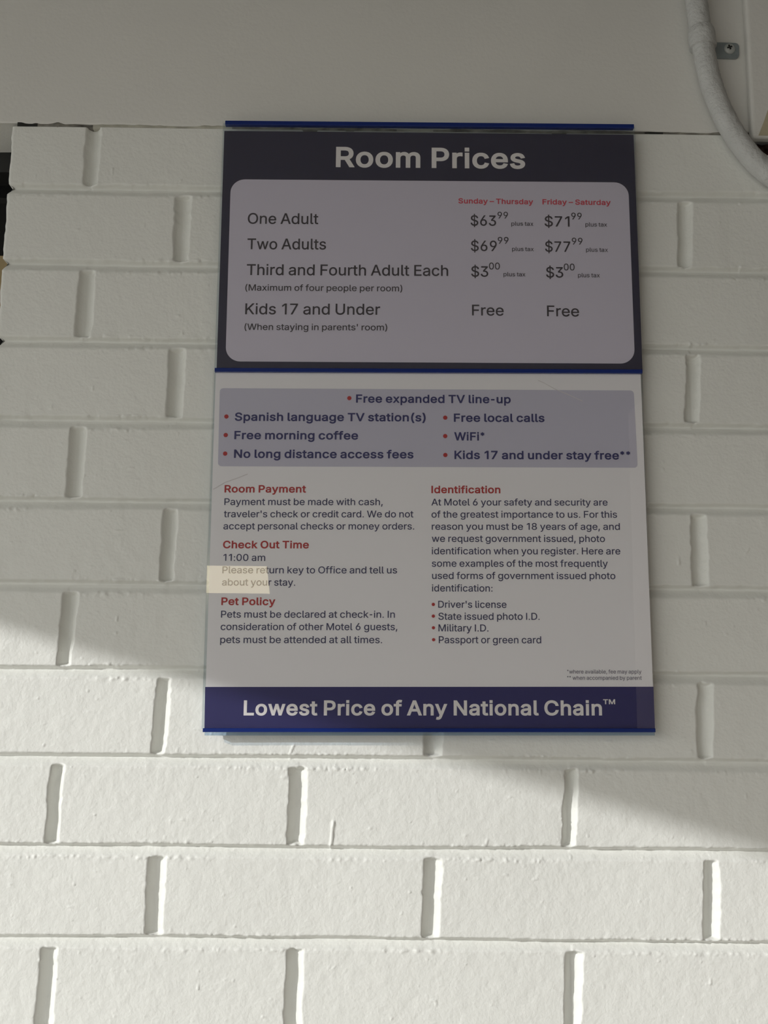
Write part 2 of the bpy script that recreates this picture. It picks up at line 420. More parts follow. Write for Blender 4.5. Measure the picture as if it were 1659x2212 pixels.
# ---------------------------------------------------------------- lettering
GLYPHS = {
    'A': (480, '16,0 201,509 276,509 463,0 395,0 287,302 264,372 232,478 245,478 213,371 191,302 85,0;110,142 110,199 370,199 370,142'),
    'C': (510, '267,-7 235,-5 205,1 177,11 150,25 126,42 104,63 86,88 70,115 57,146 48,179 42,215 40,254 42,293 48,329 57,362 70,393 86,421 104,445 126,466 150,484 177,498 205,508 235,514 267,516 305,513 340,504 373,490 402,471 427,447 448,418 463,385 473,348 408,348 401,373 389,395 375,413 357,428 337,440 315,449 292,454 267,456 245,454 223,450 203,443 184,432 166,419 150,403 137,385 125,364 116,340 109,314 105,285 103,254 105,223 109,194 116,168 125,145 137,123 151,105 166,89 184,76 203,66 223,59 245,54 267,53 292,55 315,60 337,69 357,81 375,96 389,114 401,136 408,160 473,160 463,124 448,91 428,62 402,38 373,19 341,5 305,-4'),
    'D': (502, '219,0 96,0 96,57 215,57 244,58 272,63 296,70 318,81 337,94 354,110 368,128 379,149 394,198 399,255 394,312 379,361 368,381 354,399 338,415 320,428 299,438 275,446 249,450 221,452 93,452 93,509 225,509 261,507 294,501 325,492 353,478 377,461 399,441 418,418 433,391 446,361 455,329 460,293 462,255 460,217 455,181 446,149 433,119 417,92 398,68 376,48 351,31 322,17 291,8 256,2;125,509 125,0 60,0 60,509'),
    'E': (419, '60,0 60,509 372,509 372,452 125,452 125,286 355,286 355,229 125,229 125,57 375,57 375,0'),
    'F': (410, '60,0 60,509 369,509 369,452 125,452 125,278 346,278 346,221 125,221 125,0'),
    'H': (517, '60,0 60,509 125,509 125,289 392,289 392,509 457,509 457,0 392,0 392,232 125,232 125,0'),
    'I': (190, '62,509 126,509 126,0 62,0'),
    'K': (467, '104,145 104,216 139,261 174,303 212,344 364,509 448,509 231,276 228,276;60,0 60,509 125,509 125,334 124,225 125,193 125,0;372,0 188,259 228,309 449,0'),
    'L': (393, '60,0 60,509 125,509 125,57 361,57 361,0'),
    'M': (628, '60,0 60,509 152,509 277,187 287,159 299,123 311,84 322,49 307,49 318,83 330,121 342,158 352,187 476,509 568,509 568,0 504,0 504,291 504,327 505,369 506,413 507,457 513,457 498,409 482,363 467,322 456,291 342,0 286,0 170,291 159,321 145,361 129,408 112,457 119,457 120,416 121,372 122,328 122,291 122,0'),
    'N': (523, '60,0 60,509 136,509 343,183 363,151 388,107 414,55 405,54 401,108 399,157 399,195 399,509 463,509 463,0 387,0 202,290 177,331 148,381 108,452 119,454 122,384 124,328 125,291 125,0'),
    'O': (533, '267,-7 235,-5 205,1 177,11 150,25 126,42 105,63 86,88 70,115 57,146 48,179 42,215 40,254 42,293 48,329 57,362 70,393 86,421 105,445 126,466 150,484 177,498 205,508 235,514 267,516 299,514 329,508 357,498 384,484 408,466 429,445 448,421 464,393 477,362 486,329 491,293 493,254 491,215 486,179 477,146 464,115 448,88 429,63 408,42 384,25 357,11 329,1 299,-5;267,53 289,54 310,59 330,66 349,76 367,89 383,105 396,123 408,144 418,168 425,194 429,223 430,254 429,286 425,314 418,341 408,365 396,386 383,404 367,420 349,433 330,443 310,450 289,454 267,456 245,454 223,450 203,443 184,433 167,420 151,404 137,385 125,364 116,340 109,314 105,285 103,254 105,223 109,194 116,168 125,144 137,123 151,105 167,89 184,76 203,66 223,59 245,54'),
    'P': (445, '60,0 60,509 235,509 263,507 289,503 312,497 332,487 350,476 366,462 379,447 390,430 404,391 409,348 404,304 390,265 379,248 366,233 350,219 332,207 312,198 289,191 263,187 235,186 109,186 109,242 233,242 269,246 297,256 318,272 333,294 342,319 344,348 342,376 333,402 318,423 297,439 268,449 232,452 125,452 125,0'),
    'R': (449, '60,0 60,509 236,509 290,504 333,489 351,478 367,465 380,450 390,433 405,395 409,352 405,309 390,271 380,255 367,240 351,228 333,217 289,203 236,198 96,198 96,255 234,255 269,258 298,267 319,281 334,300 342,324 345,352 342,380 334,405 319,425 298,440 269,449 233,452 125,452 125,0;353,0 230,229 303,229 428,0'),
    'S': (447, '224,-9 172,-4 128,9 91,31 64,60 46,96 38,137 104,137 110,110 123,88 142,71 166,59 194,52 224,49 257,52 286,60 311,74 329,92 341,114 346,139 342,161 332,179 316,193 296,205 245,222 184,239 154,249 128,260 105,274 86,289 71,307 60,326 54,348 52,372 53,393 58,413 65,431 75,448 102,476 138,498 180,511 227,516 275,511 316,498 351,476 377,449 394,415 401,378 337,378 334,396 326,412 316,426 302,437 286,447 267,453 247,457 225,459 194,456 167,448 145,435 129,418 118,398 115,376 119,352 131,334 148,319 169,308 212,293 264,279 312,264 336,252 359,238 379,220 395,198 405,171 408,139 403,99 386,64 360,34 323,11 278,-4'),
    'T': (449, '32,452 32,509 417,509 417,452 257,452 257,0 193,0 193,452'),
    'U': (517, '259,-8 230,-7 203,-2 177,5 154,15 133,28 114,43 98,60 85,80 74,101 66,124 62,148 60,173 60,509 124,509 124,178 128,144 141,113 160,87 187,68 220,56 259,52 298,56 331,68 357,87 377,113 389,144 393,178 393,509 457,509 457,173 456,148 451,124 443,101 433,80 419,60 403,43 384,28 363,15 340,5 315,-2 288,-7'),
    'V': (480, '204,0 16,509 84,509 192,206 215,137 248,31 235,31 267,138 290,206 395,509 463,509 278,0'),
    'W': (686, '155,0 16,509 82,509 163,196 175,145 187,94 197,40 189,40 200,94 211,145 224,196 306,509 380,509 462,196 474,145 486,94 497,40 488,40 499,94 510,145 523,196 603,509 670,509 530,0 455,0 368,323 351,391 336,475 350,475 335,395 318,323 230,0'),
    'a': (389, '160,-9 126,-5 94,5 68,22 48,45 35,73 30,108 34,138 43,161 58,179 78,193 100,203 125,211 178,220 234,227 252,230 265,235 273,243 276,255 276,257 273,279 267,297 256,311 240,322 220,329 196,331 171,329 149,322 132,313 118,301 107,288 100,274 41,291 57,322 79,346 104,364 133,375 163,382 194,384 215,383 239,379 263,372 286,360 306,343 322,320 333,290 337,251 337,0 277,0 277,52 272,52 264,38 252,25 236,12 215,1 190,-6;170,45 202,49 228,59 248,74 263,93 272,115 276,138 276,190 270,186 259,182 231,176 200,171 175,168 134,159 117,150 103,139 95,124 92,105 94,87 102,72 114,61 130,52 149,47'),
    'b': (424, '229,-8 198,-5 172,4 153,17 138,31 118,59 112,59 112,0 53,0 53,509 114,509 114,319 118,319 137,346 152,360 171,373 197,381 229,384 252,383 274,378 294,371 313,361 330,347 345,332 359,313 370,293 385,245 390,189 385,133 370,84 359,64 346,45 330,29 313,16 294,5 274,-2 252,-7;220,47 253,51 279,66 301,88 316,117 325,151 328,189 325,227 316,261 301,290 280,311 253,325 220,330 188,325 161,312 140,291 125,263 116,229 113,189 116,150 125,115 140,86 162,65 188,51'),
    'c': (396, '207,-8 182,-7 159,-2 137,6 117,16 98,30 82,46 68,64 56,85 46,108 40,133 36,159 34,187 36,216 40,243 46,268 56,291 68,312 82,330 98,346 117,360 137,371 159,378 182,383 207,384 234,383 260,377 284,368 305,356 324,341 340,322 353,301 362,277 303,262 298,276 290,289 281,301 270,311 257,319 242,325 226,329 207,330 173,325 145,310 124,287 108,258 99,224 96,187 99,151 108,117 124,89 145,66 173,51 207,46 226,48 243,52 258,58 271,66 282,76 292,89 299,102 304,117 363,102 354,78 341,56 325,37 306,21 285,9 261,-1 235,-6'),
    'd': (424, '195,-8 172,-7 151,-2 130,5 111,16 94,29 79,45 66,64 55,84 39,133 34,189 39,245 55,293 66,313 79,332 95,347 112,361 131,371 151,378 173,383 196,384 228,381 253,373 272,360 287,346 306,319 311,319 311,509 372,509 372,0 313,0 313,59 307,59 287,31 272,17 252,4 227,-5;205,47 236,51 263,65 284,86 299,115 309,150 312,189 309,229 300,263 284,291 263,312 237,325 205,330 172,325 145,311 124,290 108,261 99,227 96,189 99,151 109,117 124,88 145,66 172,51'),
    'e': (404, '212,-8 185,-7 161,-2 138,6 117,16 98,30 82,46 68,64 56,85 40,132 34,187 39,242 55,290 67,311 81,329 97,346 115,359 135,370 157,378 180,383 205,384 236,382 266,374 294,361 319,341 341,315 357,282 368,242 371,194 371,169 75,169 75,221 338,221 310,202 307,237 298,269 283,294 263,314 237,326 205,330 173,326 146,313 125,294 109,270 99,241 96,211 96,178 100,139 110,106 128,80 151,61 179,50 212,46 234,48 254,53 271,61 285,73 297,88 306,105 365,91 353,63 335,39 311,19 283,4 249,-5'),
    'f': (254, '228,379 228,327 6,327 6,379;81,0 81,432 84,461 96,486 113,505 135,519 161,527 187,530 222,527 243,521 227,468 215,472 195,474 171,470 154,460 145,443 142,419 142,0'),
    'g': (425, '207,-151 168,-148 134,-140 105,-127 82,-110 64,-91 51,-69 101,-41 122,-66 136,-78 154,-88 178,-95 207,-97 229,-96 249,-92 267,-85 282,-75 295,-62 304,-47 310,-28 311,-6 311,68 306,68 287,41 272,28 252,16 227,8 195,5 152,10 113,27 95,39 80,53 67,71 55,90 46,112 39,136 35,163 34,191 39,246 55,293 66,314 80,332 95,347 112,361 131,371 152,378 173,383 196,384 228,382 253,373 273,360 288,346 308,319 313,319 313,379 372,379 372,-9 371,-32 367,-54 360,-73 350,-90 324,-117 291,-136 251,-147;205,59 237,63 264,75 285,95 300,121 309,154 312,193 309,231 300,264 285,291 264,312 237,325 205,330 172,325 145,312 124,290 109,262 99,229 96,193 99,155 109,123 124,96 145,76 172,63'),
    'h': (410, '114,227 114,0 53,0 53,509 114,509 114,287 102,287 112,312 124,332 137,349 152,362 169,372 187,379 207,383 227,384 264,380 295,369 321,349 341,321 353,285 357,240 357,0 296,0 296,235 295,256 290,275 283,291 273,304 260,315 246,323 229,328 210,329 184,326 161,317 141,303 126,283 117,257'),
    'i': (167, '53,0 53,379 114,379 114,0;52,518 114,518 114,452 52,452'),
    'k': (381, '110,137 110,212 121,212 284,379 360,379 184,199 177,199;53,0 53,509 114,509 114,0;294,0 148,186 191,229 372,0'),
    'l': (189, '139,-2 119,-1 101,3 86,10 74,20 65,33 58,47 54,65 53,84 53,509 114,509 114,99 115,77 120,62 130,54 146,52 160,53 170,54 181,3 162,-1'),
    'm': (610, '53,0 53,379 112,379 112,295 108,295 118,323 132,346 151,363 172,376 195,384 219,386 239,385 257,380 273,372 287,361 309,331 321,295 312,295 322,321 337,343 357,361 381,375 407,383 437,386 468,383 497,372 522,354 541,328 553,296 557,255 557,0 496,0 496,254 494,273 490,289 483,302 473,313 447,326 419,330 395,328 374,320 358,307 345,290 338,270 335,247 335,0 274,0 274,260 272,280 265,297 253,311 229,326 199,330 178,328 158,320 140,307 126,289 117,266 114,238 114,0'),
    'n': (410, '114,227 114,0 53,0 53,379 112,379 112,287 102,287 112,312 124,332 137,349 152,362 169,372 187,379 207,383 227,384 264,380 295,369 321,349 341,321 353,285 357,240 357,0 296,0 296,235 295,256 290,275 283,291 273,304 260,315 246,323 229,328 210,329 184,326 161,317 141,303 126,283 117,257'),
    'o': (415, '207,-8 182,-7 159,-2 137,6 117,16 98,30 82,46 68,64 56,85 46,108 40,133 36,159 34,187 36,216 40,243 46,268 56,291 68,312 82,330 98,346 117,360 137,371 159,378 182,383 207,384 233,383 256,378 278,371 299,360 317,346 333,330 347,312 359,291 369,268 376,243 380,216 381,187 380,159 376,133 369,108 359,85 347,64 333,46 317,30 299,16 278,6 256,-2 233,-7;207,46 242,51 270,66 292,89 307,117 316,151 319,187 316,224 307,258 292,287 270,310 242,325 207,330 173,325 145,310 124,287 108,258 99,224 96,187 99,151 108,117 124,89 145,66 173,51'),
    'p': (424, '53,-143 53,379 112,379 112,319 118,319 137,346 152,360 171,373 197,381 229,384 252,383 274,378 294,371 313,361 330,347 345,332 359,313 370,293 385,245 390,189 385,133 370,84 359,64 346,45 330,29 313,16 294,5 274,-2 252,-7 229,-8 198,-5 173,4 153,17 138,31 118,59 114,59 114,-143;220,47 253,51 279,66 301,88 316,117 325,151 328,189 325,227 316,261 301,290 280,311 253,325 220,330 188,325 161,312 140,291 125,263 116,229 113,189 116,150 125,115 140,86 162,65 188,51'),
    'q': (424, '372,-143 311,-143 311,59 306,59 287,31 272,17 252,4 227,-5 195,-8 172,-7 151,-2 130,5 111,16 94,29 79,45 66,64 55,84 39,133 34,189 39,245 55,293 66,313 79,332 95,347 112,361 131,371 151,378 173,383 196,384 228,381 253,373 272,360 287,346 307,319 313,319 313,379 372,379;205,47 236,51 263,65 284,86 299,115 309,150 312,189 309,229 300,263 284,291 263,312 237,325 205,330 172,325 145,311 124,290 108,261 99,227 96,189 99,151 109,117 124,88 145,66 172,51'),
    'r': (259, '53,0 53,379 112,379 112,321 115,321 130,347 152,367 181,380 213,385 229,384 243,384 243,322 230,324 207,326 182,323 159,315 140,301 126,284 117,262 114,237 114,0'),
    's': (365, '182,-8 145,-5 112,3 84,18 62,38 45,63 36,94 94,107 105,79 124,60 150,49 181,45 217,50 244,62 262,81 268,103 265,121 254,136 237,147 212,155 149,170 104,186 72,208 61,222 53,237 48,255 47,274 51,305 65,332 87,354 115,370 149,381 187,384 223,381 254,372 279,358 299,339 314,316 324,290 268,277 258,298 243,316 219,328 187,333 156,329 131,317 114,299 109,277 112,258 124,243 144,232 172,223 229,209 275,194 306,171 317,158 325,142 330,125 331,107 326,75 312,47 290,24 260,6 223,-5'),
    't': (227, '204,379 204,327 6,327 6,379;65,471 126,471 126,98 128,76 136,61 150,53 170,50 185,51 202,54 213,2 192,-3 168,-4 145,-3 125,2 107,10 92,21 80,35 72,52 67,71 65,93'),
    'u': (410, '182,-5 146,-1 115,11 89,31 69,59 57,95 53,139 53,379 114,379 114,144 115,123 119,105 127,89 137,75 150,64 164,56 181,52 200,50 226,53 249,62 268,77 283,97 293,122 296,153 296,379 357,379 357,0 298,0 298,92 307,92 297,67 286,47 272,30 257,17 222,0'),
    'v': (389, '163,0 17,379 84,379 165,155 187,87 206,21 184,21 203,87 224,155 305,379 371,379 226,0'),
    'w': (567, '138,0 23,379 87,379 133,214 154,137 175,41 165,41 186,135 206,214 252,379 316,379 362,214 382,136 402,41 391,41 413,135 434,214 480,379 545,379 429,0 368,0 319,172 305,225 291,280 277,338 291,338 277,280 263,225 248,172 199,0'),
    'x': (379, '21,0 171,218 171,171 29,379 100,379 147,306 179,253 207,206 175,206 202,253 233,306 282,379 352,379 209,169 209,214 358,0 287,0 231,85 200,136 173,182 205,182 178,136 148,85 91,0'),
    'y': (389, '47,-139 61,-86 71,-87 88,-90 104,-89 118,-84 130,-74 141,-58 151,-36 163,-1 17,379 84,379 165,155 187,87 206,21 184,21 202,87 224,155 305,379 371,379 204,-58 191,-85 177,-107 159,-124 139,-136 117,-143 91,-145 65,-143'),
    'z': (380, '42,0 42,46 254,320 254,323 48,323 48,379 333,379 333,331 126,60 126,56 339,56 339,0'),
    '0': (453, '227,-7 199,-5 174,1 151,11 130,24 111,41 95,62 80,86 69,113 60,144 53,178 49,214 48,254 49,294 53,330 60,364 69,395 81,422 95,447 112,467 130,484 151,498 174,508 200,514 227,516 254,514 279,508 302,498 323,484 342,467 358,447 372,422 384,395 393,364 400,330 404,294 405,254 404,214 400,178 393,144 384,113 373,86 359,62 342,41 323,24 302,11 279,1 254,-5;227,50 245,51 261,56 276,63 290,74 313,103 330,144 340,194 344,254 340,314 330,365 313,405 290,435 276,446 261,453 245,458 227,460 209,458 192,453 177,446 163,435 140,405 123,365 113,314 109,254 113,194 123,144 140,103 163,74 177,63 192,56 209,51'),
    '1': (372, '276,509 276,0 212,0 212,448 209,448 86,358 86,427 198,509'),
    '3': (453, '218,-7 173,-3 133,10 98,30 70,57 52,91 44,132 109,132 115,107 126,87 144,71 165,59 191,52 219,50 248,53 275,61 297,74 315,93 325,116 329,145 326,172 316,196 299,217 275,234 242,244 201,248 157,248 157,299 288,448 288,452 70,452 70,509 372,509 372,461 211,278 211,289 239,290 264,288 287,284 308,276 327,265 344,253 359,239 371,222 387,186 393,145 392,123 387,103 380,84 370,66 344,36 309,12 266,-2'),
    '6': (453, '226,-7 182,-1 142,15 109,40 84,74 69,115 64,162 68,199 80,239 102,285 137,340 252,509 322,509 151,261 145,261 154,275 165,288 179,299 196,307 214,312 235,314 278,309 316,295 346,271 370,240 384,201 389,157 384,112 368,73 343,39 310,14 271,-2;226,48 254,52 279,63 299,79 314,101 324,128 327,157 324,187 314,213 299,235 279,251 254,262 226,265 198,262 174,252 153,235 138,214 128,188 125,158 128,128 138,102 153,79 174,63 198,52'),
    '7': (453, '97,0 323,448 323,452 62,452 62,509 391,509 391,449 165,0'),
    '8': (453, '226,-7 178,-2 136,11 101,33 74,62 57,96 52,135 55,166 65,195 81,220 101,241 125,256 153,265 153,267 135,273 119,282 105,293 93,308 83,324 76,342 72,360 70,380 75,417 90,450 114,477 146,498 184,511 226,516 269,511 306,498 337,477 361,450 377,417 382,380 376,342 359,308 347,293 333,282 318,273 300,267 300,265 327,256 351,241 372,220 387,195 397,166 401,135 399,115 395,96 388,78 378,62 352,33 317,11 275,-2;226,49 258,52 285,60 307,74 323,91 333,113 337,139 333,165 322,189 305,208 283,223 256,232 226,235 196,232 169,223 147,208 130,189 119,165 115,139 119,113 129,91 145,74 167,60 195,52;226,290 252,292 274,300 293,313 307,330 316,351 319,376 316,399 308,420 294,437 275,449 252,457 226,460 200,457 177,449 159,437 145,420 136,399 133,376 136,351 145,330 159,313 178,300 201,292'),
    '9': (453, '226,516 271,510 310,494 343,468 368,434 384,393 389,347 385,309 373,270 350,224 315,168 200,0 130,0 301,248 307,248 299,234 287,221 273,210 257,202 238,196 218,195 175,199 137,214 106,237 83,269 68,307 64,352 69,397 85,436 110,469 143,494 182,510;226,460 199,457 174,446 154,429 138,407 129,381 125,352 129,322 138,295 154,274 174,257 199,247 226,243 254,247 279,257 299,273 314,295 324,321 327,350 324,381 314,407 299,429 279,446 254,457'),
    '$': (447, '202,-74 202,583 244,583 244,-74;224,-9 172,-4 128,9 91,31 64,60 46,96 38,137 104,137 110,110 123,88 142,71 166,59 194,52 224,49 257,52 286,60 311,74 329,92 341,114 346,139 342,161 332,179 316,193 296,205 245,222 184,239 154,249 128,260 105,274 86,289 71,307 60,326 54,348 52,372 53,393 58,413 65,431 75,448 102,476 138,498 180,511 227,516 275,511 316,498 351,476 377,449 394,415 401,378 337,378 334,396 326,412 316,426 302,437 286,447 267,453 247,457 225,459 194,456 167,448 145,435 129,418 118,398 115,376 119,352 131,334 148,319 169,308 212,293 264,279 312,264 336,252 359,238 379,220 395,198 405,171 408,139 403,99 386,64 360,34 323,11 278,-4'),
    '(': (273, '89,207 92,264 101,324 114,384 132,441 153,494 177,539 236,539 212,485 191,428 174,370 161,313 154,258 151,207 154,161 160,115 172,67 188,16 209,-38 236,-96 177,-96 139,-21 111,55 95,131'),
    ')': (273, '37,-96 64,-37 86,18 102,69 113,116 120,162 122,207 119,258 112,313 99,370 82,428 62,485 37,539 97,539 121,494 142,441 159,384 173,323 181,264 184,207 178,130 161,53 134,-22 97,-96'),
    '.': (188, '62,66 128,66 128,0 62,0'),
    ',': (188, '38,-119 68,71 137,71 84,-119'),
    "'": (206, '78,318 70,509 136,509 128,318'),
    '-': (326, '243,244 243,188 82,188 82,244'),
    '–': (350, '350,244 350,188 0,188 0,244'),
    ':': (188, '62,66 128,66 128,0 62,0;62,337 128,337 128,271 62,271'),
    '*': (317, '141,309 144,384 80,343 62,373 130,408 62,443 80,474 144,433 141,509 175,509 172,433 236,474 253,443 186,408 253,373 236,343 172,384 175,309'),
}
_gc = {}
def area2(c):
    return sum(c[i][0] * c[(i + 1) % len(c)][1] - c[(i + 1) % len(c)][0] * c[i][1] for i in range(len(c)))

def winding(p, c):
    r = 0
    for i in range(len(c)):
        (x1, y1), (x2, y2) = c[i], c[(i + 1) % len(c)]
        if (y1 > p[1]) != (y2 > p[1]) and p[0] < (x2 - x1) * (p[1] - y1) / (y2 - y1) + x1:
            r += 1 if y2 > y1 else -1
    return r

def tidy(c):
    """Merge outline points that lie almost on top of each other."""
    out = []
    for p in c:
        if out and math.hypot(p[0] - out[-1][0], p[1] - out[-1][1]) < 7:
            out[-1] = ((p[0] + out[-1][0]) / 2, (p[1] + out[-1][1]) / 2)
        else:
            out.append(p)
    return out

def fatten(c, d, sgn):
    out = []
    n = len(c)
    for i in range(n):
        p, a, b = Vector(c[i]), Vector(c[i - 1]), Vector(c[(i + 1) % n])
        e1, e2 = (p - a).normalized(), (b - p).normalized()
        n1, n2 = Vector((e1.y, -e1.x)), Vector((e2.y, -e2.x))
        m = n1 + n2
        if m.length < 0.2:
            m = n1
            k = d
        else:
            m.normalize()
            k = d / max(0.55, m.dot(n1))
        q = p + m * k * sgn
        out.append((q.x, q.y))
    return out

def glyph(ch, bold):
    """Triangles of one character in units of 1/1000 of its size."""
    key = (ch, bold)
    if key in _gc:
        return _gc[key]
    adv, data = GLYPHS[ch]
    cs = [tidy([tuple(map(float, q.split(','))) for q in part.split()]) for part in data.split(';') if part]
    big = max(cs, key=lambda c: abs(area2(c)))
    sg = 1 if area2(big) > 0 else -1
    d = 20.0 if bold else 7.0
    if d:
        cs = [fatten(c, d, sg) for c in cs]
        low = lambda y: (y + d) * 509.0 / (509.0 + 2 * d) if y > -60 else y + d
        cs = [[(x + d * 0.8, low(y)) for x, y in c] for c in cs]
        adv += d * 1.75
    # one clean face set: triangulate all outlines together, keep what any outline fills
    co, ed = [], []
    for c in cs:
        b = len(co)
        co += [Vector(p) for p in c]
        ed += [(b + i, b + (i + 1) % len(c)) for i in range(len(c))]
    vs, _, tris = delaunay_2d_cdt(co, ed, [], 0, 0.01)[:3]
    V = [(p.x, p.y) for p in vs]
    F = []
    for t in tris:
        q = ((V[t[0]][0] + V[t[1]][0] + V[t[2]][0]) / 3, (V[t[0]][1] + V[t[1]][1] + V[t[2]][1]) / 3)
        if sum(winding(q, c) for c in cs) * sg > 0:
            F.append(tuple(t))
    _gc[key] = (adv, V, F)
    return _gc[key]

INK_Y = {}
def text_block(name, rows, mat, parent, y, label=None):
    """All printed lines of one kind on one sheet: flat ink, one mesh."""
    V, F = [], []
    for body, x0, z0, x1, z1, cap, bold in rows:
        pts, pen = [], 0.0
        faces = []
        for ch in body:
            if ch == ' ':
                pen += 160.0
                continue
            if ch == '*':
                adv, gv, gf = glyph('*', bold)
            else:
                adv, gv, gf = glyph(ch, bold)
            b = len(pts)
            pts += [(pen + gx, gy) for gx, gy in gv]
            faces += [tuple(b + i for i in t) for t in gf]
            pen += adv - (16.0 if bold else 13.0)
        lo, hi = min(p[0] for p in pts), max(p[0] for p in pts)
        kx, kz = (x1 - x0) / (hi - lo), cap / 509.0
        b = len(V)
        for gx, gy in pts:
            t = (gx - lo) * kx
            V.append(((x0 + t) / 1000, y, (z0 + (z1 - z0) * t / (x1 - x0) + gy * kz) / 1000 + DZ))
        F += [tuple(b + i for i in t) for t in faces]
    me = bpy.data.meshes.new(name)
    me.from_pydata(V, [], F)
    me.materials.append(mat)
    o = bpy.data.objects.new(name, me)
    COL.objects.link(o)
    o.parent = parent
    o.matrix_parent_inverse = Matrix.Identity(4)
    if label:
        o['label'] = label
    return o

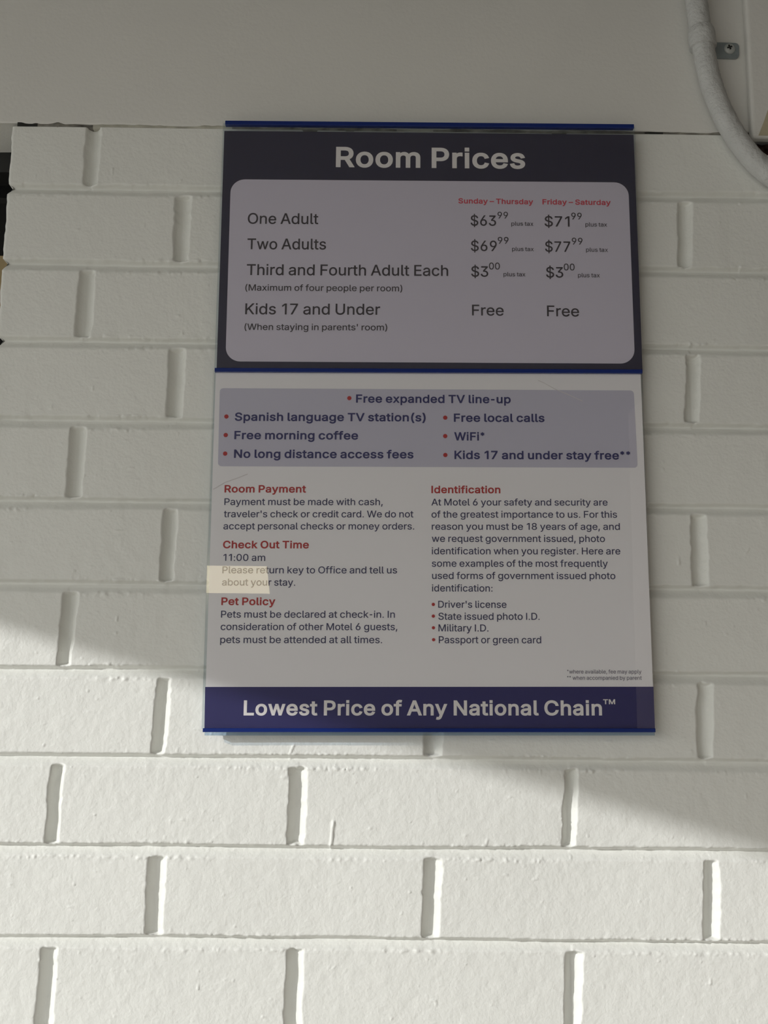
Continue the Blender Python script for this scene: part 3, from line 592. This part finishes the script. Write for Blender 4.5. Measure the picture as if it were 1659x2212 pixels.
TEXT = [  # block, words, x and z of the baseline's two ends, cap height (mm), bold
    ('title', 'Room Prices', -79.71, 278.72, 72.79, 279.32, 17.6, 1),
    ('day', 'Sunday – Thursday', 18.8, 248.88, 78.83, 248.83, 4.5, 1),
    ('day', 'Friday – Saturday', 86.21, 248.92, 141.0, 249.0, 4.5, 1),
    ('rate', 'One Adult', -149.1, 229.42, -92.82, 229.83, 9.1, 0),
    ('rate', 'Two Adults', -148.8, 207.95, -86.35, 208.5, 9.1, 0),
    ('rate', 'Third and Fourth Adult Each', -148.63, 186.42, 10.63, 187.62, 9.1, 0),
    ('rate', '(Maximum of four people per room)', -149.34, 173.55, -25.57, 174.37, 5.2, 0),
    ('rate', 'Kids 17 and Under', -148.86, 154.01, -42.87, 154.84, 9.0, 0),
    ('rate', "(When staying in parents' room)", -149.02, 141.2, -37.2, 142.07, 5.2, 0),
    ('rate', '$63', 28.54, 230.13, 48.93, 230.19, 8.8, 0),
    ('rate', '99', 50.09, 236.45, 58.45, 236.48, 5.7, 0),
    ('rate', 'plus tax', 61.09, 230.55, 78.69, 230.61, 3.5, 0),
    ('rate', '$71', 87.59, 230.18, 107.63, 230.24, 8.8, 0),
    ('rate', '99', 109.09, 236.5, 117.45, 236.45, 5.7, 0),
    ('rate', 'plus tax', 120.25, 230.6, 137.64, 230.66, 3.5, 0),
    ('rate', '$69', 28.67, 208.75, 49.28, 208.85, 8.8, 0),
    ('rate', '99', 50.14, 215.13, 58.69, 215.16, 5.7, 0),
    ('rate', 'plus tax', 61.42, 209.16, 78.72, 209.22, 3.5, 0),
    ('rate', '$77', 87.7, 208.91, 107.81, 208.96, 8.8, 0),
    ('rate', '99', 109.11, 215.21, 117.67, 215.2, 5.7, 0),
    ('rate', 'plus tax', 120.34, 209.32, 137.77, 209.34, 3.5, 0),
    ('rate', '$3', 28.8, 187.27, 42.39, 187.32, 8.8, 0),
    ('rate', '00', 42.99, 193.5, 51.61, 193.53, 5.7, 0),
    ('rate', 'plus tax', 54.46, 187.93, 71.8, 187.99, 3.5, 0),
    ('rate', '$3', 88.14, 187.31, 101.82, 187.36, 8.8, 0),
    ('rate', '00', 102.3, 193.43, 110.93, 193.46, 5.7, 0),
    ('rate', 'plus tax', 113.46, 187.85, 130.81, 187.95, 3.5, 0),
    ('rate', 'Free', 29.36, 155.21, 54.3, 155.28, 8.9, 0),
    ('rate', 'Free', 88.4, 155.24, 113.7, 155.31, 8.9, 0),
    ('feature', 'Free expanded TV line-up', -60.87, 83.41, 59.1, 84.21, 6.6, 1),
    ('feature', 'Spanish language TV station(s)', -154.3, 67.9, -6.89, 68.99, 6.6, 1),
    ('feature', 'Free morning coffee', -154.16, 53.32, -58.88, 54.04, 6.6, 1),
    ('feature', 'No long distance access fees', -153.91, 38.63, -16.13, 39.66, 6.6, 1),
    ('feature', 'Free local calls', 14.94, 68.98, 85.11, 69.58, 6.6, 1),
    ('feature', 'WiFi*', 15.13, 54.19, 38.59, 54.38, 6.6, 1),
    ('feature', 'Kids 17 and under stay free**', 15.32, 39.56, 150.94, 40.6, 6.6, 1),
    ('heading', 'Room Payment', -160.32, 11.57, -98.09, 12.12, 5.8, 1),
    ('heading', 'Check Out Time', -160.05, -31.41, -95.06, -30.85, 5.8, 1),
    ('heading', 'Pet Policy', -159.86, -74.38, -119.31, -74.09, 5.8, 1),
    ('heading', 'Identification', -2.35, 12.7, 50.47, 13.15, 5.8, 1),
    ('body', 'Payment must be made with cash,', -160.1, 1.85, -39.41, 3.01, 5.25, 0),
    ('body', "traveler's check or credit card. We do not", -160.21, -7.59, -15.96, -6.2, 5.25, 0),
    ('body', 'accept personal checks or money orders.', -160.22, -16.92, -15.39, -15.53, 5.25, 0),
    ('body', '11:00 am', -159.42, -40.96, -127.85, -40.74, 5.25, 0),
    ('body', 'Please return key to Office and tell us', -159.87, -50.41, -28.1, -49.21, 5.25, 0),
    ('body', 'about your stay.', -159.83, -59.68, -104.79, -59.25, 5.25, 0),
    ('body', 'Pets must be declared at check-in. In', -159.79, -83.77, -29.53, -82.63, 5.25, 0),
    ('body', 'consideration of other Motel 6 guests,', -159.75, -93.03, -27.59, -91.87, 5.25, 0),
    ('body', 'pets must be attended at all times.', -159.74, -102.69, -38.97, -101.66, 5.25, 0),
    ('body', 'At Motel 6 your safety and security are', -2.33, 3.18, 132.38, 4.48, 5.25, 0),
    ('body', 'of the greatest importance to us. For this', -2.21, -6.23, 139.39, -4.87, 5.25, 0),
    ('body', 'reason you must be 18 years of age, and', -1.98, -15.57, 141.29, -14.2, 5.25, 0),
    ('body', 'we request government issued, photo', -1.97, -24.88, 129.67, -23.64, 5.25, 0),
    ('body', 'identification when you register. Here are', -1.85, -34.36, 141.1, -33.03, 5.25, 0),
    ('body', 'some examples of the most frequently', -1.94, -43.85, 131.44, -42.62, 5.25, 0),
    ('body', 'used forms of government issued photo', -1.71, -53.15, 136.88, -51.89, 5.25, 0),
    ('body', 'identification:', -1.69, -62.57, 43.81, -62.22, 5.25, 0),
    ('body', "Driver's license", 2.95, -74.78, 54.3, -74.39, 5.25, 0),
    ('body', 'State issued photo I.D.', 3.06, -83.77, 79.07, -83.14, 5.25, 0),
    ('body', 'Military I.D.', 3.14, -92.44, 40.57, -92.19, 5.25, 0),
    ('body', 'Passport or green card', 3.38, -101.26, 80.05, -100.64, 5.25, 0),
    ('footnote', '*where available, fee may apply', 98.97, -122.83, 154.43, -122.33, 2.9, 0),
    ('footnote', '** when accompanied by parent', 98.88, -127.43, 154.5, -126.93, 2.9, 0),
    ('slogan', 'Lowest Price of Any National Chain', -140.68, -155.63, 124.28, -153.28, 11.0, 1),
    ('slogan', 'TM', 125.3, -145.07, 134.23, -144.99, 3.6, 1),
]
BULLETS = [(-66.08, 87.01, 1.68), (-160.77, 71.25, 1.68), (-160.82, 56.57, 1.68), (-160.76, 41.94, 1.68), (8.25, 72.26, 1.68), (8.25, 57.63, 1.68), (8.35, 42.69, 1.68), (-0.74, -72.32, 1.22), (-0.69, -81.1, 1.22), (-0.61, -89.82, 1.22), (-0.49, -98.68, 1.22)]

# ---------------------------------------------------------------- the price sign
sign = empty('price_sign', (0, 0, 0), 'white and navy room price sign in a clear acrylic holder on the brick wall', 'sign')
FACE = -0.0105
def quad(x0, x1, zl0, zr0, zl1, zr1, xb0=None, xb1=None):
    """Top-left, top-right, bottom-right, bottom-left; heights given at the left and right end."""
    return [(x0, zl1 + DZ), (x1, zr1 + DZ), (xb1 if xb1 is not None else x1, zr0 + DZ), (xb0 if xb0 is not None else x0, zl0 + DZ)]

box('mounting_tape', -0.14, 0.13, -0.0075, 0.0005, DZ + 0.255, DZ + 0.280, M_tape, sign)
box('mounting_tape', -0.14, 0.13, -0.0075, 0.0005, DZ - 0.125, DZ - 0.100, M_tape, sign)
prism('back_sheet', quad(-0.1715, 0.1625, -0.1655, -0.1630, 0.3165, 0.3180), -0.0092, -0.0075, M_back, sign)

card = prism('rate_card', quad(-0.1703, 0.1611, 0.1085, 0.1112, 0.3090, 0.3101, -0.1697, 0.1624), -0.0098, FACE, M_navy, sign)
card['label'] = 'navy upper card with the room prices'
wp = prism('price_panel', rounded_quad(quad(-0.1637, 0.1556, 0.1155, 0.1174, 0.2672, 0.2687, -0.1630, 0.1566), 0.0115), FACE + 0.0001, FACE - 0.00010, M_cardwhite, card)
wp['label'] = 'pale rounded panel behind the prices'
y_on_card, y_on_panel = FACE - 0.00012, FACE - 0.00024
rows = lambda k: [r[1:] for r in TEXT if r[0] == k]
text_block('title_lettering', rows('title'), M_inkwhite, card, y_on_card, 'white title lettering')
text_block('day_lettering', rows('day')[:1], M_inkrose, card, y_on_panel, 'small red weekday heading')
text_block('day_lettering', rows('day')[1:], M_inkrose, card, y_on_panel, 'small red weekend heading')
rate = rows('rate')
text_block('guest_lettering', rate[:6], M_inkdark, card, y_on_panel, 'dark lettering naming the guests')
for col, lo_, hi_ in (('weekday', -999, 83), ('weekend', 83, 999)):
    cells = [r for r in rate[6:] if lo_ <= r[1] < hi_]
    for k, what in enumerate(('one adult', 'two adults', 'each further adult', 'kids')):
        text_block('price_lettering', cells[3 * k:3 * k + 2], M_inkdark, card, y_on_panel, col + ' price for ' + what)
        if k < 3:
            text_block('tax_lettering', cells[3 * k + 2:3 * k + 3], M_inkdark, card, y_on_panel, 'tiny tax note')

poster = prism('policy_poster', quad(-0.1702, 0.1608, -0.1655, -0.1628, 0.1075, 0.1105, -0.1692, 0.1630), -0.0098, FACE, M_paper, sign)
poster['label'] = 'white lower poster with the motel rules'
fp = prism('feature_panel', rounded_quad(quad(-0.1666, 0.1550, 0.0320, 0.0343, 0.0939, 0.0957, -0.1660, 0.1563), 0.0028), FACE + 0.0001, FACE - 0.00010, M_lavender, poster)
fp['label'] = 'lavender panel behind the features'
band = prism('slogan_band', quad(-0.1697, 0.1631, -0.1653, -0.1626, -0.1351, -0.1319, -0.1692, 0.1632), FACE + 0.0001, FACE - 0.00010, M_slogan, poster)
band['label'] = 'navy blue slogan band'
feat = rows('feature')
text_block('feature_lettering', feat[:1], M_inkblue, poster, y_on_panel, 'top line of the features')
text_block('feature_lettering', feat[1:4], M_inkblue, poster, y_on_panel, 'left column of the features')
text_block('feature_lettering', feat[4:], M_inkblue, poster, y_on_panel, 'right column of the features')
for r in rows('heading'):
    text_block('heading_lettering', [r], M_inkred, poster, y_on_card, 'red bold heading')
body = rows('body')
for a_, b_, what in ((0, 3, 'paragraph on payment'), (3, 6, 'paragraph on check out'), (6, 9, 'paragraph on pets'),
                     (9, 17, 'paragraph on identification'), (17, 21, 'list of accepted papers')):
    text_block('policy_lettering', body[a_:b_], M_inknavy, poster, y_on_card, what)
text_block('footnote_lettering', rows('footnote'), M_inkgrey, poster, y_on_card, 'tiny grey footnotes')
text_block('slogan_lettering', rows('slogan'), M_inkwhite, poster, y_on_panel, 'white slogan lettering')
for bx, bz, br in BULLETS:
    n = 20
    ring = [((bx + br * math.cos(k * 2 * math.pi / n)) / 1000, (bz + br * math.sin(k * 2 * math.pi / n)) / 1000 + DZ) for k in range(n)]
    prism('bullet', ring, FACE + 0.0, FACE - 0.00022, M_inkred, poster)

# creases in the lower poster, their fold shading painted as grey strips
M_creaseshade = material('crease_shade', srgb(214, 209, 211), rough=0.7)  # greyer than the paper, to stand in for shading along the folds
def crease(pts, w):
    up_, dn_ = [(x, z + DZ + w) for x, z in pts], [(x, z + DZ - w) for x, z in reversed(pts)]
    o = prism('crease', up_ + dn_, FACE + 0.0, FACE - 0.00022, M_creaseshade, poster)
    o['label'] = 'faint crease in the paper, its shading painted grey'
crease([(0.0805, 0.1030), (0.0850, 0.1010), (0.0935, 0.0962), (0.1040, 0.0918), (0.1150, 0.0866)], 0.00025)
crease([(-0.1690, 0.0140), (-0.1600, 0.0195), (-0.1500, 0.0232), (-0.1430, 0.0262)], 0.0003)

# clear sheets over the prints, and the three blue edges
prism('clear_cover', quad(-0.1718, 0.1626, 0.1090, 0.1118, 0.3165, 0.3180, -0.1712, 0.1632), -0.0110, -0.0118, M_cover, sign)
prism('clear_cover', quad(-0.1722, 0.1622, -0.1655, -0.1628, 0.1080, 0.1108, -0.1709, 0.1640), -0.0110, -0.0118, M_cover, sign)
def rail(x0, x1, zl, zr, h):
    return prism('blue_edge', quad(x0, x1, zl - h / 2, zr - h / 2, zl + h / 2, zr + h / 2), -0.0088, -0.0132, M_rail, sign, bevel=0.0003)
rail(-0.1695, 0.1611, 0.3149, 0.3163, 0.0034)
rail(-0.1708, 0.1617, 0.1079, 0.1105, 0.0031)
rail(-0.1701, 0.1630, -0.1665, -0.1637, 0.0028)
prism('clear_foot', quad(-0.1686, 0.1625, -0.1703, -0.1674, -0.1680, -0.1652), -0.0085, -0.0125, M_lip, sign)

# ---------------------------------------------------------------- conduit, strap, trim board
def catmull(P, n):
    P = [Vector(p) for p in P]
    P = [P[0] * 2 - P[1]] + P + [P[-1] * 2 - P[-2]]
    out = []
    for i in range(1, len(P) - 2):
        a, b, c, d = P[i - 1:i + 3]
        for k in range(n):
            t = k / n
            out.append(0.5 * ((2 * b) + (c - a) * t + (2 * a - 5 * b + 4 * c - d) * t * t + (3 * b - a - 3 * c + d) * t ** 3))
    out.append(P[-2])
    return out

def tube(name, path, radius, mat, parent, seg=28, lump=0.0, seed=1):
    v, f = [], []
    n = len(path)
    for i, p in enumerate(path):
        t = (path[min(i + 1, n - 1)] - path[max(i - 1, 0)]).normalized()
        a = Vector((0, -1, 0)); a = (a - t * a.dot(t)).normalized()
        b = t.cross(a)
        r = radius(i) if callable(radius) else radius
        for k in range(seg):
            w = 2 * math.pi * k / seg
            rr = r + lump * float(noise2(np.array(i * 0.9), np.array(k * 0.8), 1.0, seed))
            v.append(p + (a * math.cos(w) + b * math.sin(w)) * rr)
    for i in range(n - 1):
        for k in range(seg):
            k2 = (k + 1) % seg
            f.append((i * seg + k, i * seg + k2, (i + 1) * seg + k2, (i + 1) * seg + k))
    f += [tuple(range(seg)), tuple(range(n * seg - 1, (n - 1) * seg - 1, -1))]
    return link_mesh(name, v, f, mat, parent, smooth=True)

CY = -0.0112
line = [(0.2152, 0.499), (0.2157, 0.465), (0.2166, 0.4302), (0.2186, 0.4063), (0.2201, 0.3921), (0.2216, 0.3801), (0.2246, 0.3615), (0.2298, 0.3411),
        (0.2387, 0.3189), (0.2516, 0.2968), (0.2683, 0.2782), (0.2900, 0.2640), (0.3180, 0.2565), (0.36, 0.2540), (0.518, 0.2540)]
conduit = empty('conduit', (0.2166, CY, 2.199), 'thickly white painted conduit bending to the right at top right of the wall', 'conduit')
P = catmull([(x, CY, z + DZ) for x, z in line], 14)
inv = Matrix.Translation(-conduit.location)
o = tube('pipe', P, 0.0088, M_conduit, conduit, lump=0.00035, seed=61); o.matrix_parent_inverse = inv
collar = catmull([(0.2190, CY, DZ + 0.4050), (0.2197, CY, DZ + 0.3985), (0.2204, CY, DZ + 0.3880)], 10)
o = tube('collar', collar, lambda i: 0.0094 + 0.0016 * min(1.0, i / 9.0), M_conduit, conduit, lump=0.0002, seed=62); o.matrix_parent_inverse = inv

strap = empty('pipe_strap', (0.244, 0, DZ + 0.391), 'grey galvanised pipe strap with one screw beside the white conduit', 'strap')
inv = Matrix.Translation(-strap.location)
tab = prism('tab', rounded_quad([(0.2305, DZ + 0.3988), (0.2536, DZ + 0.3982), (0.2530, DZ + 0.3842), (0.2312, DZ + 0.3845)], 0.0035, 6), -0.0002, -0.0022, M_zinc, strap, bevel=0.0003)
tab.matrix_parent_inverse = inv
def lathe(name, prof, cx, cz, mat, parent, seg=32):
    v, f = [], []
    for r, y in prof:
        for k in range(seg):
            w = 2 * math.pi * k / seg
            v.append((cx + r * math.cos(w), y, cz + r * math.sin(w)))
    for i in range(len(prof) - 1):
        for k in range(seg):
            k2 = (k + 1) % seg
            f.append((i * seg + k, i * seg + k2, (i + 1) * seg + k2, (i + 1) * seg + k))
    f += [tuple(range(seg)), tuple(range(len(v) - 1, len(v) - seg - 1, -1))]
    return link_mesh(name, v, f, mat, parent, smooth=True)
screw = lathe('screw', [(0.0047, -0.0021), (0.0047, -0.0027), (0.0042, -0.0036), (0.0028, -0.0043), (0.0010, -0.0046)], 0.2451, DZ + 0.3925, M_screw, strap)
screw.matrix_parent_inverse = inv
cr = 0.00065; cl = 0.0021
plus = [(-cr, cl), (cr, cl), (cr, cr), (cl, cr), (cl, -cr), (cr, -cr), (cr, -cl), (-cr, -cl), (-cr, -cr), (-cl, -cr), (-cl, cr), (-cr, cr)]
a_ = math.radians(18)
o = prism('cross_slot', [(0.2447 + x * math.cos(a_) - z * math.sin(a_), DZ + 0.3928 + x * math.sin(a_) + z * math.cos(a_)) for x, z in plus], -0.0040, -0.0049, M_slot, screw)

board = box('trim_board', 0.2580, 0.40, -0.009, 0.0004, DZ + 0.3100, 2.201, M_board, bevel=0.003, segs=4)
board['label'] = 'white painted vertical trim board at the right edge beside the conduit'
board['category'] = 'trim board'
patch = prism('bare_patch', [(0.2632, DZ + 0.3118), (0.2790, DZ + 0.3118), (0.2790, DZ + 0.3460), (0.2756, DZ + 0.3430), (0.2722, DZ + 0.3352), (0.2682, DZ + 0.3242)], -0.0088, -0.0092, M_bare, board)
patch['label'] = 'tan bare patch at the lower end'
